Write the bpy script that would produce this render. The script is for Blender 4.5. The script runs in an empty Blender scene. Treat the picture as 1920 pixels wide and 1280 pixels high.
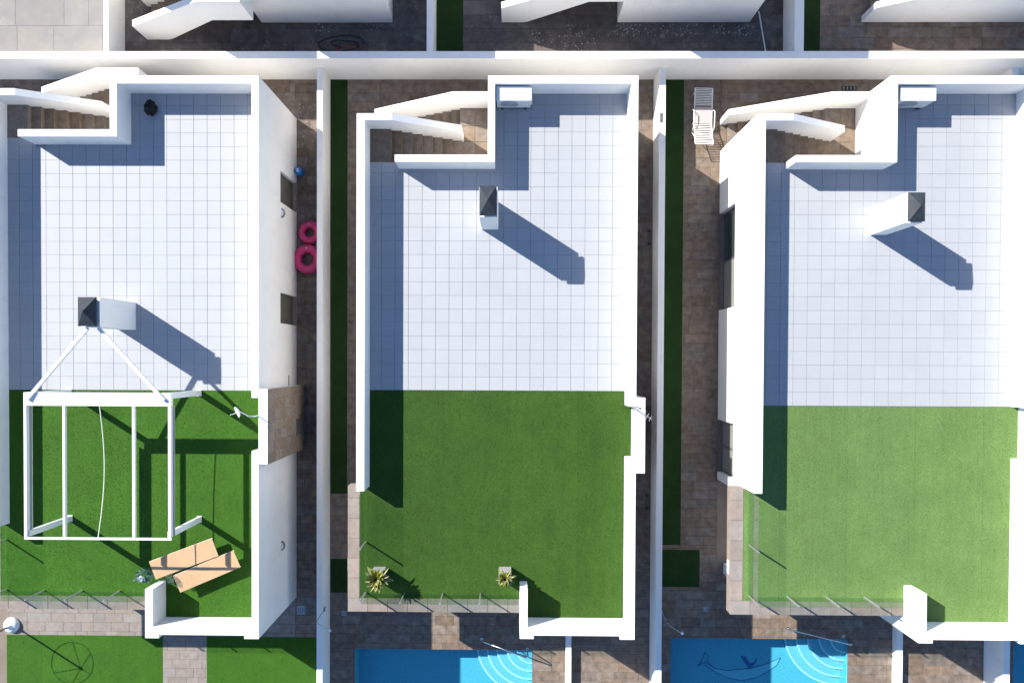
import bpy, bmesh, math, random
from mathutils import Vector, Matrix

random.seed(11)
sc = bpy.context.scene
col = sc.collection
R = math.radians

# ------------------------------------------------------------------ camera
F_PX, CAM_Z = 1512.0, 27.24
PX0, PY0 = 939.03, 700.29                     # principal point in the 1920 x 1280 photograph
ROT = Matrix.Rotation(R(.69066), 3, 'Y') @ Matrix.Rotation(R(-.92625), 3, 'X') @ Matrix.Rotation(R(.24796), 3, 'Z')
cam_d = bpy.data.cameras.new('camera')
cam = bpy.data.objects.new('camera', cam_d)
col.objects.link(cam)
cam.location = (0, 0, CAM_Z)
cam.rotation_euler = ROT.to_euler()
cam_d.sensor_width = 36
cam_d.lens = F_PX / 1920 * 36
cam_d.shift_x = (960 - PX0) / 1920
cam_d.shift_y = (PY0 - 640) / 1920
cam_d.clip_start = .5
cam_d.clip_end = 1000
sc.camera = cam

# ------------------------------------------------------------------ sky, sun, exposure
SUN = Vector((-1.12, .71, 1.0))               # towards the sun
elev = math.asin(SUN.normalized().z)
azim = math.atan2(SUN.x, SUN.y)
world = bpy.data.worlds.new('World')
sc.world = world
world.use_nodes = True
wn = world.node_tree.nodes
sky = wn.new('ShaderNodeTexSky')
sky.sky_type = 'NISHITA'
sky.sun_disc = False
sky.sun_elevation = elev
sky.sun_rotation = azim
sky.ozone_density = 6.0
sky.dust_density = .2
wn['Background'].inputs['Strength'].default_value = .095
world.node_tree.links.new(sky.outputs[0], wn['Background'].inputs['Color'])
sun_d = bpy.data.lights.new('sun', 'SUN')
sun_d.energy = 5.0
sun_d.angle = R(.5)
sun_d.color = (1.0, .94, .835)
sun = bpy.data.objects.new('sun', sun_d)
col.objects.link(sun)
sun.location = (-20, 15, 30)
sun.rotation_euler = SUN.to_track_quat('Z', 'Y').to_euler()
sc.view_settings.view_transform = 'Standard'
sc.view_settings.look = 'None'
sc.view_settings.gamma = 1
sc.view_settings.exposure = 1.0
sc.render.engine = 'CYCLES'


def at(px, py, z=0.0):
    """point at height z that the photograph shows at pixel (px, py)"""
    d = ROT @ Vector(((px - PX0) / F_PX, -(py - PY0) / F_PX, -1.0))
    t = (z - CAM_Z) / d.z
    return Vector((d.x * t, d.y * t, z))


# ------------------------------------------------------------------ materials
def mat(name, c, rough=.7, var=.08, scale=3.0, spec=.3, bump=0.0, bscale=40.0, c2=None, rnd=0.0, metal=0.0, detail=6,
        stain=None, sat=(1.25, .7)):
    """colour with noise, fine relief and (rnd) a tone of its own for each piece"""
    m = bpy.data.materials.new(name)
    m.use_nodes = True
    nt = m.node_tree
    N, L = nt.nodes, nt.links
    b = N['Principled BSDF']
    b.inputs['Roughness'].default_value = rough
    b.inputs['Specular IOR Level'].default_value = spec
    b.inputs['Metallic'].default_value = metal
    geo = N.new('ShaderNodeNewGeometry')
    nz = N.new('ShaderNodeTexNoise')
    nz.inputs['Scale'].default_value = scale
    nz.inputs['Detail'].default_value = detail
    nz.inputs['Roughness'].default_value = .6
    L.new(geo.outputs['Position'], nz.inputs['Vector'])
    ramp = N.new('ShaderNodeValToRGB')
    ramp.color_ramp.elements[0].position = .3
    ramp.color_ramp.elements[1].position = .72
    lo = c2 if c2 else tuple(x * (1 - var) for x in c)
    hi = c if c2 else tuple(min(1, x * (1 + var)) for x in c)
    ramp.color_ramp.elements[0].color = (*lo, 1)
    ramp.color_ramp.elements[1].color = (*hi, 1)
    L.new(nz.outputs['Fac'], ramp.inputs['Fac'])
    out = ramp.outputs['Color']
    if rnd:
        oi = N.new('ShaderNodeObjectInfo')
        mr = N.new('ShaderNodeMapRange')
        mr.inputs['To Min'].default_value = 1 - rnd
        mr.inputs['To Max'].default_value = 1 + rnd
        L.new(oi.outputs['Random'], mr.inputs['Value'])
        hsv = N.new('ShaderNodeHueSaturation')
        L.new(mr.outputs[0], hsv.inputs['Value'])
        mr2 = N.new('ShaderNodeMapRange')
        mr2.inputs['To Min'].default_value = sat[0]
        mr2.inputs['To Max'].default_value = sat[1]
        m7 = N.new('ShaderNodeMath')
        m7.operation = 'MULTIPLY'
        m7.inputs[1].default_value = 7.31
        fr = N.new('ShaderNodeMath')
        fr.operation = 'FRACT'
        L.new(oi.outputs['Random'], m7.inputs[0])
        L.new(m7.outputs[0], fr.inputs[0])
        L.new(fr.outputs[0], mr2.inputs['Value'])
        L.new(mr2.outputs[0], hsv.inputs['Saturation'])
        L.new(out, hsv.inputs['Color'])
        out = hsv.outputs['Color']
    if stain:
        n2 = N.new('ShaderNodeTexNoise')
        n2.inputs['Scale'].default_value = stain[1]
        n2.inputs['Detail'].default_value = 8
        n2.inputs['Roughness'].default_value = .72
        mp = N.new('ShaderNodeMapping')
        mp.inputs['Scale'].default_value = (1, 1, stain[4] if len(stain) > 4 else 1)
        L.new(geo.outputs['Position'], mp.inputs['Vector'])
        L.new(mp.outputs[0], n2.inputs['Vector'])
        r2 = N.new('ShaderNodeValToRGB')
        r2.color_ramp.elements[0].position = stain[2]
        r2.color_ramp.elements[1].position = stain[3]
        L.new(n2.outputs['Fac'], r2.inputs['Fac'])
        mx = N.new('ShaderNodeMix')
        mx.data_type = 'RGBA'
        L.new(r2.outputs['Color'], mx.inputs['Factor'])
        L.new(out, mx.inputs['A'])
        mx.inputs['B'].default_value = (*stain[0], 1)
        out = mx.outputs['Result']
    L.new(out, b.inputs['Base Color'])
    if bump:
        n3 = N.new('ShaderNodeTexNoise')
        n3.inputs['Scale'].default_value = bscale
        n3.inputs['Detail'].default_value = 5
        L.new(geo.outputs['Position'], n3.inputs['Vector'])
        bp = N.new('ShaderNodeBump')
        bp.inputs['Strength'].default_value = bump
        bp.inputs['Distance'].default_value = .02
        L.new(n3.outputs['Fac'], bp.inputs['Height'])
        L.new(bp.outputs[0], b.inputs['Normal'])
    return m


M = {}
M['white'] = mat('white_render', (.83, .82, .80), .85, .03, 1.2, .2, .12, 60, stain=((.68, .66, .635), 2.4, .55, .95, .22))
M['tile'] = mat('porcelain_tile', (.355, .372, .40), .55, .025, 1.3, .35, rnd=.018, sat=(1.04, .96), stain=((.31, .315, .325), 1.9, .6, .95))
M['grout'] = mat('grout', (.24, .25, .275), .9, .1, 8)
M['stone'] = mat('paving_stone', (.235, .187, .15), .75, .3, 4.5, .3, .35, 30, c2=(.115, .089, .072), rnd=.16,
                 stain=((.27, .235, .205), 2.6, .58, .85))
M['stone_grey'] = mat('grey_paving_stone', (.27, .24, .22), .8, .2, 5, .3, .25, 30, c2=(.2, .175, .158), rnd=.07)
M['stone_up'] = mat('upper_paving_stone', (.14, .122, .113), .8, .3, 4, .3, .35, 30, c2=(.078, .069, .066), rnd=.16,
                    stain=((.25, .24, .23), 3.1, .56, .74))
M['ledge'] = mat('ledge_stone', (.28, .24, .215), .8, .2, 6, .3, .2, 30, c2=(.215, .182, .163), rnd=.07)
M['clad'] = mat('cladding_stone', (.29, .235, .19), .8, .3, 9, .3, .4, 40, c2=(.17, .14, .112), rnd=.12)
M['step'] = mat('step_stone', (.225, .18, .145), .75, .3, 6, .3, .3, 30, c2=(.135, .107, .085), rnd=.12)
M['mortar'] = mat('paving_joint', (.09, .077, .068), .9, .2, 6)
M['concrete'] = mat('pale_concrete', (.26, .246, .232), .85, .2, 1.6, .3, .2, 20, c2=(.205, .2, .2), rnd=.04,
                    stain=((.31, .30, .285), 1.7, .55, .8))
M['earth'] = mat('dry_ground', (.2, .17, .14), .9, .2, .8)
M['slate'] = mat('slate_cap', (.04, .05, .062), .6, .3, 6, .25, c2=(.022, .028, .038))
M['dark'] = mat('dark_gap', (.03, .03, .035), .7, .1)
M['alu'] = mat('white_aluminium', (.8, .8, .8), .35, .02, 4, .5)
M['alu_grey'] = mat('grey_aluminium', (.4, .41, .42), .35, .05, 4, .5, metal=.5)
M['frame'] = mat('anthracite_frame', (.09, .095, .1), .45, .1, 5)
M['shutter'] = mat('grey_shutter', (.24, .24, .225), .5, .06, 5)
M['olive'] = mat('olive_shutter', (.115, .112, .09), .5, .15, 3)
M['steel'] = mat('stainless_steel', (.62, .64, .66), .25, .05, 8, .5, metal=1.0)
M['ac'] = mat('white_sheet_steel', (.76, .78, .78), .4, .03, 3, .5)
M['ac_front'] = mat('fan_grille', (.3, .32, .34), .5, .05, 3)
M['pool'] = mat('pool_mosaic', (.085, .38, .50), .35, .2, 22, .3, detail=3)
M['pool_step'] = mat('pale_pool_mosaic', (.15, .44, .53), .35, .16, 22, .3, detail=3)
M['pool_edge'] = mat('pool_step_nosing', (.5, .72, .8), .4, .05, 8)
M['navy'] = mat('navy_mosaic', (.025, .11, .29), .4, .2, 14)
M['pale_mosaic'] = mat('pale_blue_mosaic', (.15, .46, .58), .4, .1, 20)
M['pink'] = mat('pink_vinyl', (.62, .035, .16), .3, .08, 5, .5)
M['blue'] = mat('blue_plastic', (.03, .2, .55), .35, .1, 8, .5)
M['tan'] = mat('tan_textile', (.46, .31, .185), .85, .08, 4, .15, .15, 120)
M['slub'] = mat('pale_mesh_fabric', (.42, .38, .38), .8, .06, 30)
M['planter'] = mat('grey_planter', (.36, .35, .34), .7, .06, 8)
M['soil'] = mat('soil', (.05, .035, .025), .95, .3, 30)
M['leaf'] = mat('agave_leaf', (.09, .12, .03), .45, .25, 12, .4, rnd=.2)
M['leaf_edge'] = mat('agave_margin', (.33, .30, .085), .45, .15, 12, .4, rnd=.2)
M['black'] = mat('black_plastic', (.012, .012, .014), .5, .2, 8)
M['rubber'] = mat('hose_rubber', (.02, .02, .022), .5, .1, 8)
M['red'] = mat('red_hose', (.25, .02, .02), .5, .1, 8)
M['cord'] = mat('pale_cord', (.62, .64, .55), .7, .05, 8)
M['drain'] = mat('blue_grey_cover', (.33, .42, .5), .5, .08, 8)


def turf_mat(name, c, c2, band):
    m = mat(name, c, .75, .2, 1.1, .15, 0, c2=c2, detail=9)
    nt = m.node_tree
    N, L = nt.nodes, nt.links
    b = N['Principled BSDF']
    src = b.inputs['Base Color'].links[0].from_socket
    geo = N['Geometry'] if 'Geometry' in N else N.new('ShaderNodeNewGeometry')
    n2 = N.new('ShaderNodeTexNoise')
    n2.inputs['Scale'].default_value = 34
    n2.inputs['Detail'].default_value = 3
    L.new(geo.outputs['Position'], n2.inputs['Vector'])
    mr = N.new('ShaderNodeMapRange')
    mr.inputs['From Min'].default_value = .3
    mr.inputs['From Max'].default_value = .7
    mr.inputs['To Min'].default_value = .8
    mr.inputs['To Max'].default_value = 1.2
    L.new(n2.outputs['Fac'], mr.inputs['Value'])
    # rolls of turf laid side by side, each with a slightly different pile
    sep = N.new('ShaderNodeSeparateXYZ')
    L.new(geo.outputs['Position'], sep.inputs[0])
    dv = N.new('ShaderNodeMath'); dv.operation = 'DIVIDE'; dv.inputs[1].default_value = 2.0
    L.new(sep.outputs['X'], dv.inputs[0])
    fl = N.new('ShaderNodeMath'); fl.operation = 'FLOOR'
    L.new(dv.outputs[0], fl.inputs[0])
    wnz = N.new('ShaderNodeTexWhiteNoise'); wnz.noise_dimensions = '1D'
    L.new(fl.outputs[0], wnz.inputs['W'])
    m3 = N.new('ShaderNodeMapRange')
    m3.inputs['To Min'].default_value = 1 - band
    m3.inputs['To Max'].default_value = 1 + band
    L.new(wnz.outputs['Value'], m3.inputs['Value'])
    mu0 = N.new('ShaderNodeMath'); mu0.operation = 'MULTIPLY'
    L.new(mr.outputs[0], mu0.inputs[0]); L.new(m3.outputs[0], mu0.inputs[1])
    # pile combed along the rolls, and the glued seams between them
    mp = N.new('ShaderNodeMapping'); mp.inputs['Scale'].default_value = (9, .7, 1)
    L.new(geo.outputs['Position'], mp.inputs['Vector'])
    n4 = N.new('ShaderNodeTexNoise'); n4.inputs['Scale'].default_value = 1; n4.inputs['Detail'].default_value = 4
    L.new(mp.outputs[0], n4.inputs['Vector'])
    m5 = N.new('ShaderNodeMapRange')
    m5.inputs['From Min'].default_value = .3; m5.inputs['From Max'].default_value = .7
    m5.inputs['To Min'].default_value = .95; m5.inputs['To Max'].default_value = 1.05
    L.new(n4.outputs['Fac'], m5.inputs['Value'])
    fc = N.new('ShaderNodeMath'); fc.operation = 'FRACT'
    L.new(dv.outputs[0], fc.inputs[0])
    gt = N.new('ShaderNodeMath'); gt.operation = 'GREATER_THAN'; gt.inputs[1].default_value = .008
    L.new(fc.outputs[0], gt.inputs[0])
    sm = N.new('ShaderNodeMapRange'); sm.inputs['To Min'].default_value = .85
    L.new(gt.outputs[0], sm.inputs['Value'])
    m6 = N.new('ShaderNodeMath'); m6.operation = 'MULTIPLY'
    L.new(m5.outputs[0], m6.inputs[0]); L.new(sm.outputs[0], m6.inputs[1])
    mu = N.new('ShaderNodeMath'); mu.operation = 'MULTIPLY'
    L.new(mu0.outputs[0], mu.inputs[0]); L.new(m6.outputs[0], mu.inputs[1])
    hsv = N.new('ShaderNodeHueSaturation')
    L.new(mu.outputs[0], hsv.inputs['Value'])
    L.new(src, hsv.inputs['Color'])
    L.new(hsv.outputs['Color'], b.inputs['Base Color'])
    return m


M['turf_a'] = turf_mat('turf_bright_green', (.039, .116, .010), (.030, .094, .008), .06)
M['turf_b'] = turf_mat('turf_mid_green', (.040, .093, .013), (.029, .071, .010), .09)
M['turf_c'] = turf_mat('turf_faded_green', (.118, .200, .062), (.096, .168, .050), .05)
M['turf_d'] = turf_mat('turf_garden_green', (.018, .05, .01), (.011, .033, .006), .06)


def glass_mat(name, tint, refl):
    m = bpy.data.materials.new(name)
    m.use_nodes = True
    nt = m.node_tree
    N, L = nt.nodes, nt.links
    N.remove(N['Principled BSDF'])
    tr = N.new('ShaderNodeBsdfTransparent'); tr.inputs[0].default_value = (*tint, 1)
    gl = N.new('ShaderNodeBsdfGlossy'); gl.inputs['Roughness'].default_value = .03
    gl.inputs['Color'].default_value = (.9, .95, .95, 1)
    lw = N.new('ShaderNodeLayerWeight'); lw.inputs['Blend'].default_value = .5
    pw = N.new('ShaderNodeMath'); pw.operation = 'POWER'; pw.inputs[1].default_value = 5
    L.new(lw.outputs['Facing'], pw.inputs[0])
    f0 = ((refl - 1) / (refl + 1)) ** 2
    fr = N.new('ShaderNodeMath'); fr.operation = 'MULTIPLY_ADD'
    fr.inputs[1].default_value = 1 - f0
    fr.inputs[2].default_value = f0
    L.new(pw.outputs[0], fr.inputs[0])
    nz = N.new('ShaderNodeTexNoise'); nz.inputs['Scale'].default_value = 5
    geo = N.new('ShaderNodeNewGeometry')
    L.new(geo.outputs['Position'], nz.inputs['Vector'])
    bp = N.new('ShaderNodeBump'); bp.inputs['Strength'].default_value = .12 if refl < 1.4 else .0
    bp.inputs['Distance'].default_value = .05
    L.new(nz.outputs['Fac'], bp.inputs['Height'])
    L.new(bp.outputs[0], gl.inputs['Normal'])
    mx = N.new('ShaderNodeMixShader')
    L.new(fr.outputs[0], mx.inputs[0]); L.new(tr.outputs[0], mx.inputs[1]); L.new(gl.outputs[0], mx.inputs[2])
    L.new(mx.outputs[0], N['Material Output'].inputs['Surface'])
    return m


M['glass'] = glass_mat('balustrade_glass', (.92, .955, .935), 1.5)
M['water'] = glass_mat('pool_water', (.78, .95, .98), 1.33)
M['film'] = glass_mat('clear_plastic_film', (.82, .86, .9), 1.9)
M['pane'] = mat('window_glass', (.035, .05, .055), .06, .1, 2, .8)

# ------------------------------------------------------------------ mesh helpers
W = {}                                         # world position of each object's origin


class MB:
    def __init__(s, tf=None):
        s.v, s.f, s.tf, s.mi = [], [], tf, []

    def add(s, vs, fs, mi=0):
        o = len(s.v)
        for p in vs:
            p = Vector(p)
            s.v.append(s.tf(p) if s.tf else p)
        s.f += [tuple(i + o for i in f) for f in fs]
        s.mi += [mi] * len(fs)
        return s

    def box(s, x0, x1, y0, y1, z0, z1, mi=0):
        return s.add([(x0, y0, z0), (x1, y0, z0), (x1, y1, z0), (x0, y1, z0), (x0, y0, z1), (x1, y0, z1), (x1, y1, z1), (x0, y1, z1)],
                     [(0, 3, 2, 1), (4, 5, 6, 7), (0, 1, 5, 4), (1, 2, 6, 5), (2, 3, 7, 6), (3, 0, 4, 7)], mi)

    def prism_y(s, poly, y0, y1):              # polygon in x, z extruded along y
        n = len(poly)
        return s.add([(x, y0, z) for x, z in poly] + [(x, y1, z) for x, z in poly],
                     [tuple(range(n)), tuple(range(2 * n - 1, n - 1, -1))] + [(i, i + n, (i + 1) % n + n, (i + 1) % n) for i in range(n)])

    def prism_z(s, poly, z0, z1):
        n = len(poly)
        return s.add([(x, y, z0) for x, y in poly] + [(x, y, z1) for x, y in poly],
                     [tuple(range(n - 1, -1, -1)), tuple(range(n, 2 * n))] + [(i, (i + 1) % n, (i + 1) % n + n, i + n) for i in range(n)])

    def tube(s, pts, r, n=8, closed=False):
        pts = [Vector(p) for p in pts]
        m = len(pts)
        rings = []
        for i, p in enumerate(pts):
            a = pts[(i - 1) % m] if (i or closed) else p
            b = pts[(i + 1) % m] if (i < m - 1 or closed) else p
            d = (b - a).normalized()
            u = d.cross(Vector((0, 0, 1)))
            if u.length < 1e-3:
                u = d.cross(Vector((0, 1, 0)))
            u.normalize()
            w = u.cross(d)
            rr = r[i] if isinstance(r, (list, tuple)) else r
            rings.append([p + rr * (math.cos(2 * math.pi * k / n) * u + math.sin(2 * math.pi * k / n) * w) for k in range(n)])
        vs = [p for g in rings for p in g]
        fs = []
        for i in range(m if closed else m - 1):
            j = (i + 1) % m
            fs += [(i * n + k, i * n + (k + 1) % n, j * n + (k + 1) % n, j * n + k) for k in range(n)]
        if not closed:
            fs += [tuple(range(n - 1, -1, -1)), tuple(range((m - 1) * n, m * n))]
        return s.add(vs, fs)

    def beam(s, a, b, w, h):                   # rectangular bar from a to b
        a, b = Vector(a), Vector(b)
        d = (b - a).normalized()
        u = d.cross(Vector((0, 0, 1)))
        if u.length < 1e-3:
            u = Vector((1, 0, 0))
        u.normalize()
        v = u.cross(d)
        q = [(-1, -1), (1, -1), (1, 1), (-1, 1)]
        return s.add([a + u * i * w / 2 + v * j * h / 2 for i, j in q] + [b + u * i * w / 2 + v * j * h / 2 for i, j in q],
                     [(0, 1, 2, 3), (7, 6, 5, 4)] + [(i, i + 4, (i + 1) % 4 + 4, (i + 1) % 4) for i in range(4)])

    def lathe(s, c, prof, n=24):
        c = Vector(c)
        vs = [c + Vector((r * math.cos(2 * math.pi * k / n), r * math.sin(2 * math.pi * k / n), z)) for r, z in prof for k in range(n)]
        m = len(prof)
        fs = [(i * n + k, i * n + (k + 1) % n, (i + 1) * n + (k + 1) % n, (i + 1) * n + k) for i in range(m - 1) for k in range(n)]
        fs += [tuple(range(n - 1, -1, -1)), tuple(range((m - 1) * n, m * n))]
        return s.add(vs, fs)

    def build(s, name, m, parent=None, fix=True, smooth=False):
        lo = Vector((min(p[i] for p in s.v) for i in range(3)))
        hi = Vector((max(p[i] for p in s.v) for i in range(3)))
        c = Vector(((lo.x + hi.x) / 2, (lo.y + hi.y) / 2, lo.z))
        me = bpy.data.meshes.new(name)
        me.from_pydata([p - c for p in s.v], [], s.f)
        for k in (m if isinstance(m, (list, tuple)) else [m]):
            me.materials.append(M[k])
        if any(s.mi):
            me.polygons.foreach_set('material_index', s.mi)
        if fix:
            bm = bmesh.new()
            bm.from_mesh(me)
            bmesh.ops.recalc_face_normals(bm, faces=bm.faces)
            bm.to_mesh(me)
            bm.free()
        if smooth:
            me.shade_smooth()
        return link(name, me, c, parent)


def link(name, me, c, parent=None):
    o = bpy.data.objects.new(name, me)
    col.objects.link(o)
    W[o.name] = Vector(c)
    if parent is not None:
        o.parent = parent
        o.location = Vector(c) - W[parent.name]
    else:
        o.location = c
    return o


def empty(name, c):
    o = link(name, None, c)
    o.empty_display_size = .3
    return o


def tag(o, label=None, cat=None, group=None, kind=None):
    if label: o['label'] = label
    if cat: o['category'] = cat
    if group: o['group'] = group
    if kind: o['kind'] = kind
    return o


UNIT = {}


def piece(name, key, x0, x1, y0, y1, z0, z1, parent):
    """a thin slab with an arris, one shared mesh per material, scaled to size"""
    if key not in UNIT:
        mb = MB()
        e = .005
        mb.add([(-.5, -.5, 0), (.5, -.5, 0), (.5, .5, 0), (-.5, .5, 0),
                (-.5, -.5, .7), (.5, -.5, .7), (.5, .5, .7), (-.5, .5, .7),
                (-.5 + e, -.5 + e, 1), (.5 - e, -.5 + e, 1), (.5 - e, .5 - e, 1), (-.5 + e, .5 - e, 1)],
               [(0, 3, 2, 1), (0, 1, 5, 4), (1, 2, 6, 5), (2, 3, 7, 6), (3, 0, 4, 7), (4, 5, 9, 8), (5, 6, 10, 9), (6, 7, 11, 10), (7, 4, 8, 11), (8, 9, 10, 11)])
        me = bpy.data.meshes.new(key + '_slab')
        me.from_pydata(mb.v, [], mb.f)
        me.materials.append(M[key])
        UNIT[key] = me
    o = link(name, UNIT[key], ((x0 + x1) / 2, (y0 + y1) / 2, z0), parent)
    o.scale = (x1 - x0, y1 - y0, z1 - z0)
    return o


def lay(name, key, rects, parent, limit=300):
    """rects: (x0,x1,y0,y1,z0,z1); the largest `limit` become objects, the rest one joined part"""
    rects = sorted(rects, key=lambda r: -(r[1] - r[0]) * (r[3] - r[2]))
    for r in rects[:limit]:
        piece(name, key, *r, parent)
    if len(rects) > limit:
        mb = MB()
        for r in rects[limit:]:
            mb.box(*r)
        tag(mb.build(name, key, parent), kind='stuff')


def clip_rect(r, zones):
    """largest part of rectangle r inside one of the zones"""
    best = None
    for z in zones:
        q = (max(r[0], z[0]), min(r[1], z[1]), max(r[2], z[2]), min(r[3], z[3]))
        if q[1] - q[0] > .03 and q[3] - q[2] > .03:
            yield q


def turf(name, m, zones, z, label, dens=800, holes=()):
    """sheet of turf with short upright blades"""
    mb = MB()
    for (x0, x1, y0, y1) in zones:
        mb.add([(x0, y0, z - .012), (x1, y0, z - .012), (x1, y1, z - .012), (x0, y1, z - .012)], [(0, 1, 2, 3)])
        n = int((x1 - x0) * (y1 - y0) * dens)
        for _ in range(n):
            x, y = random.uniform(x0 + .01, x1 - .01), random.uniform(y0 + .01, y1 - .01)
            a = random.uniform(0, 6.283)
            w = random.uniform(.003, .006)
            l = random.uniform(.004, .015)
            dx, dy = math.cos(a), math.sin(a)
            h = random.uniform(.012, .026)
            mb.add([(x - dy * w, y + dx * w, z - .012), (x + dy * w, y - dx * w, z - .012), (x + dx * l, y + dy * l, z - .012 + h)], [(0, 1, 2)])
    return tag(mb.build(name, m, fix=False), label, 'turf', kind='stuff')


# ------------------------------------------------------------------ the setting
POOLS = [(-5.26, .78, -14.2, -9.82), (5.47, 11.44, -13.8, -9.36), (16.99, 22.9, -13.9, -9.44)]
YW = 9.43                                      # south face of the long boundary wall
ZU = .8                                        # level of the upper plots


def grid_sheet(name, m, x0, x1, y0, y1, z, holes, parent=None, kind='structure', label=None):
    xs = sorted({x0, x1} | {h[0] for h in holes} | {h[1] for h in holes})
    ys = sorted({y0, y1} | {h[2] for h in holes} | {h[3] for h in holes})
    mb = MB()
    for a, b in zip(xs, xs[1:]):
        for c, d in zip(ys, ys[1:]):
            if any(h[0] <= a and b <= h[1] and h[2] <= c and d <= h[3] for h in holes):
                continue
            mb.add([(a, c, z), (b, c, z), (b, d, z), (a, d, z)], [(0, 1, 2, 3)])
    return tag(mb.build(name, m, parent, fix=False), kind=kind)


grid_sheet('ground', 'earth', -150, 150, -150, 9.5, -.03, [(a, b, c, d) for a, b, c, d in POOLS])
up = MB().box(-150, 150, 9.5, 150, -.5, ZU - .03).build('upper_terrain', 'earth')
tag(up, kind='structure')


def paving(zones, key, z, sx=.62, sy=.31, limit=300, base='mortar', name='paving', along='x', gap=.006):
    """a bed with stones in running bond laid over the zones"""
    mb = MB()
    for i, (x0, x1, y0, y1) in enumerate(zones):
        mb.box(x0, x1, y0, y1, z - .026, z - .012)
    bed = tag(mb.build(name, base), kind='structure')
    rects = []
    for (x0, x1, y0, y1) in zones:
        if along == 'x':
            j = math.floor(y0 / sy)
            while j * sy < y1:
                off = random.uniform(0, sx)
                x = x0 - off
                while x < x1:
                    l = sx * random.choice((1, 1, 1, .66, 1.33))
                    for q in clip_rect((x, x + l, j * sy, j * sy + sy), [(x0, x1, y0, y1)]):
                        rects.append((q[0] + gap / 2, q[1] - gap / 2, q[2] + gap / 2, q[3] - gap / 2, z - .012, z + random.uniform(0, .004)))
                    x += l
                j += 1
    lay('stone', key, rects, bed, limit)
    return bed


# lower plots: paving and garden turf (gravelly ground below is hidden)
P1 = [(-7.30, -6.30, -9.44, YW), (-7.98, -7.30, 8.25, YW), (-17.2, -7.98, 8.9, YW)]
paving(P1, 'stone', .0)
paving([(-17.2, -7.30, -9.44, -7.2), (-11.83, -10.32, -12.5, -9.44)], 'stone_grey', .0)
turf('garden_turf', 'turf_a', [(-17.2, -11.83, -12.5, -9.44)], .012, 'bright green turf beneath the dark spoked shadow at the lower left', 700)
turf('garden_turf', 'turf_a', [(-10.32, -6.30, -12.5, -9.44)], .012, 'bright green turf right of the paved garden path', 700)

P2 = [(-5.53, -4.43, -4.53, YW), (-4.43, -.68, 7.0, YW), (-.68, 3.60, 8.13, YW), (3.60, 4.75, -8.0, YW),
      (-6.11, -4.20, -9.82, -4.53), (-4.20, 4.75, -9.82, -7.2), (-6.11, -5.26, -12.5, -9.82), (.78, 4.75, -12.5, -9.82)]
paving(P2, 'stone', .0)
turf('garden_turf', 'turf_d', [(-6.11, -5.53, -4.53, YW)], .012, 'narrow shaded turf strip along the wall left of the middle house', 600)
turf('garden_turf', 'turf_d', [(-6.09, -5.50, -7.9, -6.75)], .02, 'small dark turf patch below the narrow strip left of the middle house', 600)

P3 = [(5.77, 7.0, -6.3, YW), (7.0, 10.7, 7.0, YW), (10.7, 15.02, 8.13, YW), (15.02, 16.0, -8.0, YW),
      (4.95, 7.0, -9.36, -6.3), (7.0, 16.0, -9.36, -7.2), (4.95, 5.47, -12.5, -9.36), (11.44, 16.0, -12.5, -9.36)]
paving(P3, 'stone', .0)
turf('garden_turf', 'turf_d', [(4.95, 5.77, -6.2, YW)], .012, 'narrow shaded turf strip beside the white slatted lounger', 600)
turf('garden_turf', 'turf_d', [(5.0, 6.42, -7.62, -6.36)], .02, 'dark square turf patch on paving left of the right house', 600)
paving([(16.2, 16.99, -12.5, -7), (16.99, 19, -9.44, -7)], 'stone', .0)

# upper plots
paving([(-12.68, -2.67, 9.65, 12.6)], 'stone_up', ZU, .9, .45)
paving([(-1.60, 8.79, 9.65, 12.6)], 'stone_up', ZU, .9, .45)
paving([(9.98, 18.5, 9.65, 12.6)], 'stone', ZU, .7, .35)
paving([(-18.5, -12.83, 9.65, 13.0)], 'concrete', ZU + .25, 1.2, .9, base='concrete', gap=.004)
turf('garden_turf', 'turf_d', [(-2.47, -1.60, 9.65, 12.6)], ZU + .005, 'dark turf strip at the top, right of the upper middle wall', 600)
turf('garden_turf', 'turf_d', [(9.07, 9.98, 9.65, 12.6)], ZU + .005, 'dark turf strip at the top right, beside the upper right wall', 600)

# ------------------------------------------------------------------ free-standing walls
tag(MB().box(-40, 40, YW, 9.65, 0, 1.9).build('boundary_wall', 'white'), 'long white retaining wall running across the photo above the three houses', 'wall')


def garden_wall(x0, x1, y0, y1, z0, z1, label):
    return tag(MB().box(x0, x1, y0, y1, z0, z1).build('garden_wall', 'white'), label, 'wall', 'white plot walls')


garden_wall(-6.30, -6.11, -13.5, YW - .003, 0, 1.1, 'white garden wall between the left and middle houses')
garden_wall(4.75, 4.95, -13.5, YW - .003, 0, 1.1, 'white garden wall between the middle and right houses')
garden_wall(16.0, 16.2, -13.5, YW - .003, 0, 1.1, 'white garden wall at the right edge below the right house')
garden_wall(1.9, 2.08, -13.5, -7.92, .001, .32, 'low white wall right of the middle pool')
garden_wall(12.93, 13.13, -13.5, -8.65, .001, .32, 'low white wall right of the whale pool')
garden_wall(-12.83, -12.68, 9.653, 16, ZU - .02, 1.89, 'thin white wall at the upper left beside pale concrete')
garden_wall(-2.67, -2.47, 9.653, 16, ZU - .02, 1.89, 'white wall beside a dark turf strip, at the top centre')
garden_wall(8.79, 9.07, 9.653, 16, ZU - .02, 1.89, 'thick white wall at the upper right beside a dark turf strip')

# ------------------------------------------------------------------ houses
ZR, ZP = 3.24, 4.13
PITCH = .403


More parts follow.
